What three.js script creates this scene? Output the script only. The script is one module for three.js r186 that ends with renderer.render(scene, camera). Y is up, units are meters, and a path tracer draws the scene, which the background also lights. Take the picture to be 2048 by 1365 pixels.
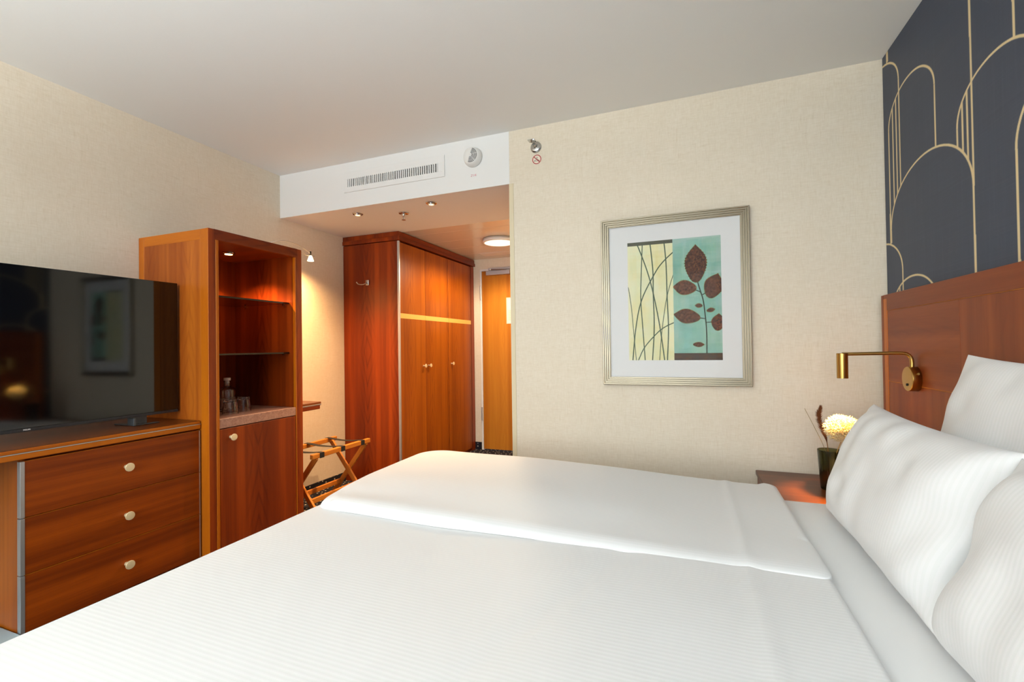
import * as THREE from 'three';
import { RectAreaLightUniformsLib } from 'three/addons/lights/RectAreaLightUniformsLib.js';
import { RoundedBoxGeometry } from 'three/addons/geometries/RoundedBoxGeometry.js';
import { mergeGeometries, mergeVertices } from 'three/addons/utils/BufferGeometryUtils.js';

// ------------------------------------------------------------------ camera, sky, light, exposure
const scene = new THREE.Scene();
const camera = new THREE.PerspectiveCamera(2 * Math.atan(682.5 / 915.33) * 180 / Math.PI, 2048 / 1365, 0.05, 60);
{
  const yaw = 0.365611, pitch = 0.0112182, roll = -0.0139265, V = (x, y, z) => new THREE.Vector3(x, y, z);
  const F = V(-Math.sin(yaw), 0, -Math.cos(yaw)), R = V(Math.cos(yaw), 0, -Math.sin(yaw)), U = V(0, 1, 0);
  const F2 = F.clone().multiplyScalar(Math.cos(pitch)).addScaledVector(U, Math.sin(pitch));
  const U2 = U.clone().multiplyScalar(Math.cos(pitch)).addScaledVector(F, -Math.sin(pitch));
  const R3 = R.clone().multiplyScalar(Math.cos(roll)).addScaledVector(U2, Math.sin(roll));
  const U3 = U2.clone().multiplyScalar(Math.cos(roll)).addScaledVector(R, -Math.sin(roll));
  camera.position.set(0, 1.16, 0);
  camera.quaternion.setFromRotationMatrix(new THREE.Matrix4().makeBasis(R3, U3, F2.clone().negate()));
}
camera.updateMatrixWorld();
const renderer = new THREE.WebGLRenderer({ antialias: true });
renderer.toneMapping = THREE.LinearToneMapping;
renderer.toneMappingExposure = 1.02;
renderer.shadowMap.enabled = true;
scene.background = new THREE.Color(0.75, 0.86, 1.0);
RectAreaLightUniformsLib.init();
// daylight from the window behind the camera
const windowLight = new THREE.RectAreaLight(new THREE.Color(0.91, 0.965, 0.99), 7.4, 2.9, 1.75);
windowLight.position.set(-1.0, 1.42, 2.88);
windowLight.lookAt(-1.0, 1.42, -3);
scene.add(windowLight);

// ------------------------------------------------------------------ helpers
let seed = 20240611;
const rnd = () => { seed = (seed * 1664525 + 1013904223) >>> 0; return seed / 4294967296; };
const taken = new Map();
const numbered = (n) => { const k = taken.get(n) ?? 0; taken.set(n, k + 1); return k ? n + '_' + String(k).padStart(3, '0') : n; };
function thing(name, label, category, group) {
  const o = new THREE.Group(); o.name = numbered(name); o.userData = { label, category };
  if (group) o.userData.group = group;
  scene.add(o); return o;
}
function mesh(name, geo, mat, parent) {
  const m = new THREE.Mesh(geo, mat); m.name = name; m.castShadow = m.receiveShadow = true;
  if (parent) parent.add(m);
  return m;
}
function single(name, geo, mat, label, category, group) {
  const m = mesh(numbered(name), geo, mat, scene); m.userData = { label, category };
  if (group) m.userData.group = group;
  return m;
}
function struct(name, geo, mat) { const m = geo ? mesh(name, geo, mat, scene) : scene.add(Object.assign(new THREE.Group(), { name })) && scene.children.at(-1); m.userData = { kind: 'structure' }; return m; }
// uv in metres from the position, by the way each face points; the grain axis runs along v
function metreUV(geo, grain = 'y', off = [0, 0]) {
  const g = geo.index ? geo.toNonIndexed() : geo, p = g.attributes.position, uv = new Float32Array(p.count * 2);
  const a = new THREE.Vector3(), b = new THREE.Vector3(), c = new THREE.Vector3();
  for (let i = 0; i < p.count; i += 3) {
    a.fromBufferAttribute(p, i); b.fromBufferAttribute(p, i + 1); c.fromBufferAttribute(p, i + 2);
    const n = b.clone().sub(a).cross(c.clone().sub(a)), ax = [Math.abs(n.x), Math.abs(n.y), Math.abs(n.z)];
    const k = ax.indexOf(Math.max(...ax)), rest = [0, 1, 2].filter((q) => q !== k), gi = 'xyz'.indexOf(grain);
    const vi = rest.includes(gi) ? gi : rest[1], ui = rest.find((q) => q !== vi);
    for (const [j, q] of [[i, a], [i + 1, b], [i + 2, c]]) { uv[j * 2] = q.getComponent(ui) + off[0] + k * 0.137; uv[j * 2 + 1] = q.getComponent(vi) + off[1]; }
  }
  g.setAttribute('uv', new THREE.BufferAttribute(uv, 2));
  return g;
}
// box from min to max, edges rounded by r
function bx(x0, x1, y0, y1, z0, z1, r = 0, grain = 'y', shift = true) {
  if (x0 > x1) [x0, x1] = [x1, x0]; if (y0 > y1) [y0, y1] = [y1, y0]; if (z0 > z1) [z0, z1] = [z1, z0];
  const w = x1 - x0, h = y1 - y0, d = z1 - z0;
  const g = r ? new RoundedBoxGeometry(w, h, d, 2, Math.min(r, w * 0.49, h * 0.49, d * 0.49)) : new THREE.BoxGeometry(w, h, d);
  g.translate((x0 + x1) / 2, (y0 + y1) / 2, (z0 + z1) / 2);
  return metreUV(g, grain, shift ? [rnd() * 7, rnd() * 7] : [0, 0]);
}
const clean = (gs) => gs.map((g) => { const q = g.index ? g.toNonIndexed() : g; for (const k of Object.keys(q.attributes)) if (!['position', 'normal', 'uv'].includes(k)) q.deleteAttribute(k); q.clearGroups?.(); return q; });
const merge = (gs) => mergeGeometries(clean(gs), false);
const tube = (pts, r, n = 24, rad = 8) => new THREE.TubeGeometry(new THREE.CatmullRomCurve3(pts.map((p) => new THREE.Vector3(...p))), n, r, rad, false);
const lathe = (pts, n = 40) => new THREE.LatheGeometry(pts.map((p) => new THREE.Vector2(...p)), n);
const cyl = (r0, r1, h, n = 32) => new THREE.CylinderGeometry(r0, r1, h, n);
function rod(a, b, r0, r1 = r0, n = 12) {
  const A = new THREE.Vector3(...a), B = new THREE.Vector3(...b), d = B.clone().sub(A), g = new THREE.CylinderGeometry(r1, r0, d.length(), n);
  g.applyQuaternion(new THREE.Quaternion().setFromUnitVectors(new THREE.Vector3(0, 1, 0), d.clone().normalize()));
  g.translate(...A.add(B).multiplyScalar(0.5).toArray()); return g;
}
// wooden bar of w x t cross-section between two points lying in a plane of constant z (t along z)
function bar(a, b, w, t, grain = 'y') {
  const A = new THREE.Vector3(...a), B = new THREE.Vector3(...b), d = B.clone().sub(A), g = metreUV(new RoundedBoxGeometry(w, d.length(), t, 1, 0.003), grain, [rnd() * 5, rnd() * 5]);
  const q = new THREE.Quaternion().setFromUnitVectors(new THREE.Vector3(0, 1, 0), d.clone().normalize());
  g.applyQuaternion(q); g.translate(...A.add(B).multiplyScalar(0.5).toArray()); return g;
}

// ------------------------------------------------------------------ textures
function hash(x, y, s) { let h = (x * 374761393 + y * 668265263 + s * 2147483647) | 0; h = Math.imul(h ^ (h >>> 13), 1274126177); h ^= h >>> 16; return (h >>> 0) / 4294967296; }
function vn(x, y, px, py, s) {      // value noise that repeats every px, py cells
  const xi = Math.floor(x), yi = Math.floor(y), fx = x - xi, fy = y - yi, sx = fx * fx * (3 - 2 * fx), sy = fy * fy * (3 - 2 * fy);
  const m = (a, n) => ((a % n) + n) % n, X0 = m(xi, px), X1 = m(xi + 1, px), Y0 = m(yi, py), Y1 = m(yi + 1, py);
  const a = hash(X0, Y0, s), b = hash(X1, Y0, s), c = hash(X0, Y1, s), d = hash(X1, Y1, s);
  return a + (b - a) * sx + (c - a) * sy + (a - b - c + d) * sx * sy;
}
function dataTex(w, h, fn, rx, ry, srgb = true) {   // fn(u, v) -> [r, g, b] in 0..1; one repeat covers rx x ry metres
  const d = new Uint8Array(w * h * 4);
  for (let j = 0; j < h; j++) for (let i = 0; i < w; i++) {
    const c = fn(i / w, j / h), o = (j * w + i) * 4;
    for (let k = 0; k < 3; k++) d[o + k] = Math.max(0, Math.min(255, Math.round(c[k] * 255)));
    d[o + 3] = 255;
  }
  const t = new THREE.DataTexture(d, w, h); t.magFilter = THREE.LinearFilter; t.minFilter = THREE.LinearFilter;
  t.wrapS = t.wrapT = THREE.RepeatWrapping; t.repeat.set(1 / rx, 1 / ry);
  if (srgb) t.colorSpace = THREE.SRGBColorSpace;
  t.needsUpdate = true; return t;
}
const mix3 = (a, b, t) => [a[0] + (b[0] - a[0]) * t, a[1] + (b[1] - a[1]) * t, a[2] + (b[2] - a[2]) * t];
const hex = (s) => [parseInt(s.slice(1, 3), 16) / 255, parseInt(s.slice(3, 5), 16) / 255, parseInt(s.slice(5, 7), 16) / 255];
function woodTex(light, dark, s, figure = 0.5) {   // 0.64 m across the grain, 1.28 m along it
  const L = hex(light), D = hex(dark);
  return dataTex(640, 640, (u, v) => {
    const wob = vn(u * 6, v * 3, 6, 3, s) * 0.05 + vn(u * 12, v * 5, 12, 5, s + 1) * 0.02;
    const band = vn((u + wob * 0.3) * 14, v * 1, 14, 1, s + 2) * 0.6 + vn((u + wob * 0.2) * 40, v * 2, 40, 2, s + 3) * 0.4;
    const fib = vn(u * 320, v * 14, 320, 14, s + 4) * 0.6 + vn(u * 160, v * 7, 160, 7, s + 5) * 0.4;
    const cu = ((u * 2) % 1) - 0.5, vv = Math.abs(v - 0.5) * 2;   // flame figure, two per repeat
    const ring = Math.abs(cu) * 26 + (1 - vv) * 13 + wob * 60;
    const fl = Math.pow(0.5 + 0.5 * Math.sin(ring * 1.9), 5) * Math.max(0, 1 - Math.abs(cu) * 3.2) * figure;
    const t = 0.8 * band + 0.22 * fib + 0.34 * fl - 0.15;
    return mix3(L, D, Math.max(0, Math.min(1, t)));
  }, 0.64, 1.28);
}
const wood = (light, dark, s, fig, rough = 0.34) => new THREE.MeshPhysicalMaterial({ map: woodTex(light, dark, s, fig), roughness: rough, specularIntensity: 0.6 });
const M = {
  veneer: wood('#be6a1c', '#7c3208', 11, 0.5),
  edge: wood('#c66f10', '#954505', 23, 0.15),
  drawer: wood('#a84c08', '#541a02', 37, 0.2),
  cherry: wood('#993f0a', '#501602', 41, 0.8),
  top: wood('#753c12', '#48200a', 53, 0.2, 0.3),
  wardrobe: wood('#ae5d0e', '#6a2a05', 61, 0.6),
  headboard: wood('#934a20', '#67290f', 71, 0.4, 0.4),
  beech: wood('#cf8430', '#a45614', 83, 0.1, 0.45),
  doorwood: wood('#cc8526', '#aa6010', 97, 0.3, 0.42),
};
const std = (o) => new THREE.MeshStandardMaterial(o), phys = (o) => new THREE.MeshPhysicalMaterial(o);
// woven beige wallpaper: fine crossed threads, slubs and a light mottling
const paperTex = dataTex(1024, 1024, (u, v) => {
  const h = vn(u * 60, v * 420, 60, 420, 5) - 0.5, w = vn(u * 420, v * 60, 420, 60, 6) - 0.5, m = vn(u * 9, v * 9, 9, 9, 7) * 0.6 + vn(u * 27, v * 27, 27, 27, 8) * 0.4;
  const slub = Math.pow(vn(u * 24, v * 300, 24, 300, 9), 7) + Math.pow(vn(u * 300, v * 24, 300, 24, 10), 7);
  const t = 0.24 * h + 0.2 * w + 0.16 * (m - 0.5) - 0.4 * slub * m;
  return mix3(hex('#d4c6ac'), hex('#ece3d2'), Math.max(0, Math.min(1, 0.62 + t)));
}, 1.1, 1.1);
M.paper = std({ map: paperTex, roughness: 0.72, bumpMap: paperTex, bumpScale: 0.0008 });
const plasterTex = dataTex(512, 512, (u, v) => { const q = 0.88 + 0.12 * (vn(u * 170, v * 170, 170, 170, 3) * 0.6 + vn(u * 90, v * 90, 90, 90, 4) * 0.4); return [q, q, q]; }, 0.9, 0.9, false);
M.ceiling = std({ color: '#edefed', roughness: 0.85, bumpMap: plasterTex, bumpScale: 0.0012 });
M.whitePaint = std({ color: '#e9e9e6', roughness: 0.6 });
M.whitePlastic = std({ color: '#e8e8e4', roughness: 0.4 });
M.panelWhite = std({ color: '#e4dacb', roughness: 0.24, metalness: 0.1 });
M.trimPaint = std({ color: '#dccfae', roughness: 0.5 });
const carpetTex = (() => {
  const N = 512, dots = [];
  for (let i = 0; i < 9; i++) for (let j = 0; j < 9; j++) dots.push([(i + 0.5 + (hash(i, j, 1) - 0.5) * 0.5 + (j % 2) * 0.4) / 9, (j + 0.5 + (hash(i, j, 2) - 0.5) * 0.5) / 9, hash(i, j, 3)]);
  return dataTex(N, N, (u, v) => {
    const n = vn(u * 200, v * 200, 200, 200, 12);
    let c = mix3(hex('#0b0c18'), hex('#1a1a28'), n);
    for (const [a, b, k] of dots) { let du = Math.abs(u - a), dv = Math.abs(v - b); du = Math.min(du, 1 - du); dv = Math.min(dv, 1 - dv); if (Math.max(du, dv) < 0.0145) c = mix3(hex(k < 0.75 ? '#d8cfba' : '#7c7f8c'), c, n * 0.35); }
    return c;
  }, 0.42, 0.42);
})();
M.carpet = std({ map: carpetTex, roughness: 1 });
M.navyStrip = std({ color: '#10151f', roughness: 0.7 });
M.chrome = std({ color: '#c9c9c6', metalness: 1, roughness: 0.18 });
M.alu = std({ color: '#c3c6c8', metalness: 0.85, roughness: 0.38 });
M.brass = std({ color: '#c09a55', metalness: 1, roughness: 0.3 });
M.knob = std({ color: '#f2dfb2', metalness: 0.35, roughness: 0.4 });
M.blackPlastic = std({ color: '#0a0a0b', roughness: 0.45 });
M.dark = std({ color: '#141311', roughness: 0.9 });
M.screen = phys({ color: '#020203', roughness: 0.06, ior: 1.65 });
M.strap = std({ color: '#17130f', roughness: 0.8 });
M.stone = std({ map: dataTex(256, 256, (u, v) => mix3(hex('#b98f7c'), hex('#8d6353'), vn(u * 64, v * 64, 64, 64, 31) * 0.6 + vn(u * 20, v * 20, 20, 20, 32) * 0.4), 0.3, 0.3), roughness: 0.3 });
M.pane = phys({ color: '#8f8378', roughness: 0.02, transmission: 1, thickness: 0 });
M.paneEdge = phys({ color: '#0a1210', roughness: 0.12 });
M.glass = phys({ color: '#ffffff', roughness: 0.02, transmission: 1, thickness: 0.01, ior: 1.5 });
M.vase = phys({ color: '#8d8f66', roughness: 0.05, transmission: 1, thickness: 0.01, ior: 1.5, attenuationColor: new THREE.Color('#5c5630'), attenuationDistance: 0.07 });
M.windowGlass = phys({ color: '#ffffff', roughness: 0, transmission: 1, thickness: 0 });
// white satin-stripe cotton, stripes along the bed
const satinTex = dataTex(64, 8, (u) => { const k = (u * 2) % 1 < 0.5 ? 1 : 0.988; return [0.882 * k, 0.888 * k, 0.89 * k]; }, 0.022, 0.1);
const satinBump = dataTex(64, 8, (u) => { const q = 0.5 + 0.5 * Math.sin(u * 4 * Math.PI); return [q, q, q]; }, 0.022, 0.1, false);
M.cotton = phys({ map: satinTex, roughness: 0.62, bumpMap: satinBump, bumpScale: 0.00008, sheen: 0.25, sheenRoughness: 0.5, sheenColor: new THREE.Color(1, 1, 1) });
M.sheet = std({ color: '#e7e8e8', roughness: 0.8 });

// ------------------------------------------------------------------ the room
const XL = -2.829, XR = 0.867, ZB = -2.574, ZD = -4.70, ZN = 3.0, CE = 2.46, SO = 2.141, XE = -0.987;
struct('floor', bx(-3.0, 1.1, -0.1, 0, ZD - 0.2, ZN + 0.15, 0, 'z', false), M.carpet);
struct('ceiling', bx(-3.0, 1.1, CE, CE + 0.15, ZB - 0.02, ZN + 0.15, 0, 'z', false), M.ceiling);
struct('wall_left', bx(XL - 0.15, XL, 0, CE + 0.15, ZD - 0.15, ZN + 0.15, 0, 'y', false), M.paper);
struct('wall_back', bx(XE, 1.1, 0, CE + 0.1, ZD - 0.15, ZB, 0, 'y', false), M.paper);
struct('trim_1', bx(XE - 0.003, XE + 0.025, 0, SO, ZB - 0.03, ZB + 0.003, 0.001), M.trimPaint);
{ // bulkhead with a real opening for the air duct
  const w = struct('wall_bulkhead', bx(XL, XE, SO, CE + 0.1, -3.29, -2.9, 0, 'y', false), M.whitePaint), f = ZB + 0.001;
  for (const q of [[XL, -2.194, SO, CE + 0.1], [-1.475, XE, SO, CE + 0.1], [-2.194, -1.475, SO, 2.286], [-2.194, -1.475, 2.34, CE + 0.1]]) mesh('board', bx(...q, -2.9, f, 0, 'y', false), M.whitePaint, w);
}
// entrance ceiling of painted metal panels, joints recessed
{
  const c = struct('ceiling_hall');
  mesh('backing', bx(XL, XE, SO + 0.03, SO + 0.12, ZD - 0.15, -3.29), M.whitePlastic, c);
  const joints = [-3.292, -3.46, -3.765, -4.07, -4.375, ZD];
  for (let i = 0; i < 5; i++) mesh('panel', bx(XL, XE, SO + 0.004, SO + 0.03, joints[i + 1] + 0.002, joints[i] - 0.002, 0.003), M.panelWhite, c);
}
{ // door wall: pieces around the opening
  const w = struct('wall_door', bx(XL, -2.175, 0, SO + 0.1, ZD - 0.15, ZD, 0, 'y', false), M.paper);
  mesh('lintel', bx(-2.175, -1.2, 2.03, SO + 0.1, ZD - 0.15, ZD, 0, 'y', false), M.paper, w);
  mesh('reveal', bx(-1.2, XE, 0, SO + 0.1, ZD - 0.15, ZD, 0, 'y', false), M.paper, w);
}
struct('baseboard_back', bx(-2.27, -2.18, 0, 0.084, ZD, ZD + 0.01, 0, 'x', false), M.carpet);
struct('baseboard_left', bx(XL, XL + 0.01, 0, 0.075, -3.24, -2.24, 0, 'z', false), M.carpet);
struct('baseboard_picture', bx(XE, XR, 0, 0.075, ZB, ZB + 0.01, 0, 'x', false), M.carpet);
// window wall behind the camera
{
  const w = struct('wall_near', bx(-3.0, -2.5, 0, CE + 0.1, ZN, ZN + 0.15, 0, 'y', false), M.paper);
  mesh('pier', bx(0.5, 1.1, 0, CE + 0.1, ZN, ZN + 0.15, 0, 'y', false), M.paper, w);
  mesh('parapet', bx(-2.5, 0.5, 0, 0.5, ZN, ZN + 0.15, 0, 'y', false), M.paper, w);
  mesh('lintel', bx(-2.5, 0.5, 2.34, CE + 0.1, ZN, ZN + 0.15, 0, 'y', false), M.paper, w);
  const n = struct('window_1');
  for (const [a, b] of [[-2.5, -2.44], [-1.03, -0.97], [0.44, 0.5]]) mesh('window_frame', bx(a, b, 0.5, 2.34, ZN + 0.04, ZN + 0.1, 0.004), M.whitePlastic, n);
  for (const [a, b] of [[0.5, 0.56], [2.28, 2.34]]) mesh('window_frame', bx(-2.44, 0.44, a, b, ZN + 0.04, ZN + 0.1, 0.004), M.whitePlastic, n);
  for (const [a, b] of [[-2.44, -1.03], [-0.97, 0.44]]) mesh('pane', bx(a, b, 0.56, 2.28, ZN + 0.068, ZN + 0.072), M.windowGlass, n);
}
// headboard wall with the printed navy wallpaper
{
  const z0 = -2.566, z1 = ZN, y0 = 0, y1 = CE - 0.002, PX = 480;
  const W = 2048, H = 1180, cv = document.createElement('canvas'); cv.width = W; cv.height = H;
  const g = cv.getContext('2d'), X = (z) => (z - z0) / (z1 - z0) * W, Y = (y) => (y1 - y) / (y1 - y0) * H, SX = W / (z1 - z0), SY = H / (y1 - y0);
  g.fillStyle = '#3c4557'; g.fillRect(0, 0, W, H);
  for (let i = 0; i < 9000; i++) { g.fillStyle = rnd() < 0.5 ? 'rgba(255,255,255,0.012)' : 'rgba(0,0,0,0.02)'; if (rnd() < 0.5) g.fillRect(rnd() * W, rnd() * H, 60 + rnd() * 160, 1); else g.fillRect(rnd() * W, rnd() * H, 1, 60 + rnd() * 160); }
  g.strokeStyle = '#e0cb9c'; g.lineWidth = 0.011 * SX; g.lineCap = 'butt';
  const line = (z, a, b) => { g.beginPath(); g.moveTo(X(z), Y(a)); g.lineTo(X(z), Y(b)); g.stroke(); };
  const arch = (c, a, s) => { g.beginPath(); g.ellipse(X(c), Y(s), a * SX, a * 0.7 * SY, 0, Math.PI, 2 * Math.PI); g.stroke(); };
  const at = (c, a, s, z) => s + a * 0.7 * Math.sqrt(Math.max(0, 1 - ((z - c) / a) ** 2));
  const r = 0.2025, b = 0.313;
  for (let k = -1; k < 6; k++) for (let q = -1; q < 4; q++) {
    const dz = k * 1.66, dy = -0.815 * q;
    for (const h of [0, 1]) {           // the set of three arches, then the same half a step down and across
      const oz = dz + h * 0.83, oy = dy - h * 0.0, on = h ? 0.03 : 0;
      const A1 = [-2.6065 + oz + h * 0.012, r, 2.278 + oy - h * 0.411], A2 = [-2.3115 + oz, r, 2.097 + oy + on], A3 = [-2.195 + oz, b, 1.655 + oy + on];
      if (h) {
        arch(...A1); for (const z of [-1.967, -1.935, -1.907]) line(z + dz, at(...A1, z + dz), at(-2.195 + dz, b, 1.655 + oy, z + dz));
        line(-1.88 + dz, 1.648 + oy, 1.648 + oy + 0.66); line(-1.562 + dz, A1[2], at(...A3, -1.562 + dz));
        line(-1.675 + dz, at(...A1, -1.675 + dz), at(...A1, -1.675 + dz) + 0.2);
        arch(...A3); line(-1.677 + dz, A3[2], A3[2] - 0.4); line(-1.051 + dz, A3[2], A3[2] - 0.6); arch(-1.45 + dz, r, A3[2] + 0.45);
        line(-1.2475 + dz, A3[2] + 0.45, at(...A3, -1.2475 + dz));
      } else {
        arch(...A1); arch(...A2); arch(...A3);
        for (const z of [-2.514, -2.471, -2.436, -2.404]) line(z + dz, z === -2.404 ? A1[2] : at(...A2, z + dz), at(...A3, z + dz));
        line(-2.109 + dz, A2[2], at(...A3, -2.109 + dz)); line(-2.508 + dz, A3[2], A3[2] - 0.06); line(-1.882 + dz, A3[2], A3[2] - 0.34);
        line(-2.518 + dz, at(...A1, -2.518 + dz), at(...A1, -2.518 + dz) + 0.14);
      }
    }
  }
  const t = new THREE.CanvasTexture(cv); t.colorSpace = THREE.SRGBColorSpace;
  struct('wall_right', bx(XR, XR + 0.2, 0, CE + 0.1, ZB, ZN + 0.15, 0, 'y', false), M.navyStrip);
  const pg = new THREE.BoxGeometry(0.008, y1 - y0, z1 - z0); pg.translate(XR - 0.0042, (y0 + y1) / 2, (z0 + z1) / 2);
  const p = pg.attributes.position, uv = pg.attributes.uv;
  for (let i = 0; i < p.count; i++) uv.setXY(i, (p.getZ(i) - z0) / (z1 - z0), (p.getY(i) - y0) / (y1 - y0));
  const mural = mesh('mural_panel', pg, std({ map: t, roughness: 0.55 }), scene.getObjectByName('wall_right'));
}
// entrance door
{
  const d = struct('door_1'), x0 = -2.151, x1 = -1.235, zf = ZD + 0.004;
  mesh('door_leaf', bx(x0, x1, 0.012, 2.005, ZD - 0.04, zf, 0.002), M.doorwood, d);
  for (const [a, b, c, e] of [[-2.175, x0 - 0.003, 0, 2.03], [x1 + 0.003, -1.2, 0, 2.03]]) mesh('door_frame', bx(a, b, c, e, ZD - 0.1, ZD + 0.006, 0.002), M.whitePaint, d);
  mesh('door_frame', bx(x0 - 0.003, x1 + 0.003, 2.008, 2.03, ZD - 0.1, ZD + 0.006, 0.002), M.whitePaint, d);
  for (const [a, b] of [[1.683, 1.847], [0.33, 0.481]]) mesh('hinge', rod([-2.166, a, ZD + 0.011], [-2.166, b, ZD + 0.011], 0.008), M.alu, d);
  const c = mesh('door_closer', bx(-2.083, -1.80, 1.952, 2.0, zf, zf + 0.045, 0.004), M.alu, d);
  mesh('closer_rail', bx(-2.062, -1.62, 2.012, 2.034, ZD + 0.006, ZD + 0.03, 0.003), M.alu, c);
  mesh('closer_arm', bar([-2.03, 2.016, ZD + 0.036], [-1.84, 2.006, ZD + 0.036], 0.012, 0.006), M.chrome, c);
  mesh('closer_pin', rod([-2.03, 2.016, ZD + 0.02], [-2.03, 2.016, ZD + 0.044], 0.008), M.whitePlastic, c);
  const cv = document.createElement('canvas'); cv.width = 210; cv.height = 288; const g = cv.getContext('2d');
  g.fillStyle = '#f3e9da'; g.fillRect(0, 0, 210, 288); g.strokeStyle = '#c9b8a4'; g.lineWidth = 4; g.strokeRect(6, 6, 198, 276); g.fillStyle = '#cfa37d';
  for (let i = 0; i < 12; i++) g.fillRect(22, 140 + i * 10, 80 + rnd() * 80, 3);
  const t = new THREE.CanvasTexture(cv); t.colorSpace = THREE.SRGBColorSpace;
  const pg = new THREE.BoxGeometry(0.21, 0.288, 0.004); pg.translate(-1.752, 1.552, zf + 0.002);
  const n = single('door_notice', pg, std({ map: t, roughness: 0.7 }), 'white paper notice fixed on the orange wooden entrance door', 'notice');
  const h = mesh('door_handle', rod([-1.31, 1.03, zf + 0.05], [-1.43, 1.03, zf + 0.05], 0.009), M.alu, d);
}

// ------------------------------------------------------------------ knobs used on all the furniture: thin stem, flat disc; axis along +x
function knob(parent, x, y, z, r = 0.018) {
  const g = lathe([[0.0001, 0], [0.009, 0], [0.0055, 0.006], [0.0055, 0.016], [r * 0.8, 0.022], [r, 0.025], [r, 0.028], [r * 0.93, 0.030], [0.0001, 0.030]], 28);
  g.rotateZ(-Math.PI / 2); g.translate(x, y, z);
  return mesh('knob', g, M.knob, parent);
}
// ------------------------------------------------------------------ wardrobe
{
  const w = thing('wardrobe', 'tall cherry wardrobe with three doors beside the entrance door', 'wardrobe');
  const xf = -2.25, z0 = -3.242, z1 = -4.62;
  mesh('side_panel', bx(XL + 0.002, xf - 0.012, 0, 2.062, z0 - 0.02, z0, 0.001), M.cherry, w);  // darker wood than the doors: this side's shade is put into the colour
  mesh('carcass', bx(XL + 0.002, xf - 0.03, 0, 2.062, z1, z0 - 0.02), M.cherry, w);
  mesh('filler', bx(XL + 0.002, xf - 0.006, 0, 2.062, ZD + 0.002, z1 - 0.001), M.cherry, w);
  mesh('plinth', bx(xf - 0.05, xf - 0.025, 0, 0.034, z1, z0 - 0.02), M.cherry, w);
  mesh('corner_profile', bx(xf - 0.012, xf + 0.006, 0, 2.06, z0 - 0.012, z0 + 0.004, 0.002), M.alu, w);
  const doors = [[-3.256, -3.652], [-3.655, -4.092], [-4.095, -4.6]], ks = [-3.612, -3.70, -4.14];
  doors.forEach(([a, b], i) => {
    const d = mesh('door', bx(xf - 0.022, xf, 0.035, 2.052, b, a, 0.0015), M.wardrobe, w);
    mesh('inlay_band', bx(xf - 0.002, xf + 0.0015, 1.409, 1.451, b + 0.0005, a - 0.0005), std({ color: '#e2b45e', roughness: 0.4 }), d);
    knob(d, xf, 0.992, ks[i], 0.017);
  });
  mesh('cornice', merge([bx(XL + 0.002, xf + 0.016, 2.066, 2.1, ZD + 0.002, z0 + 0.012, 0.003, 'z')]), M.cherry, w);
  mesh('cornice_cap', bx(XL + 0.002, xf + 0.006, 2.1, SO - 0.002, ZD + 0.002, z0 + 0.006, 0.002, 'z'), M.cherry, w);
  const h = thing('coat_hook', 'small chrome coat hook on the dark side of the wardrobe', 'hook');
  mesh('base', bx(-2.582, -2.55, 1.70, 1.748, z0, z0 + 0.012, 0.005), M.chrome, h);
  mesh('prong', tube([[-2.566, 1.73, z0 + 0.01], [-2.570, 1.712, z0 + 0.03], [-2.585, 1.702, z0 + 0.06], [-2.60, 1.706, z0 + 0.085], [-2.606, 1.722, z0 + 0.098]], 0.005), M.chrome, h);
}
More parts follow.
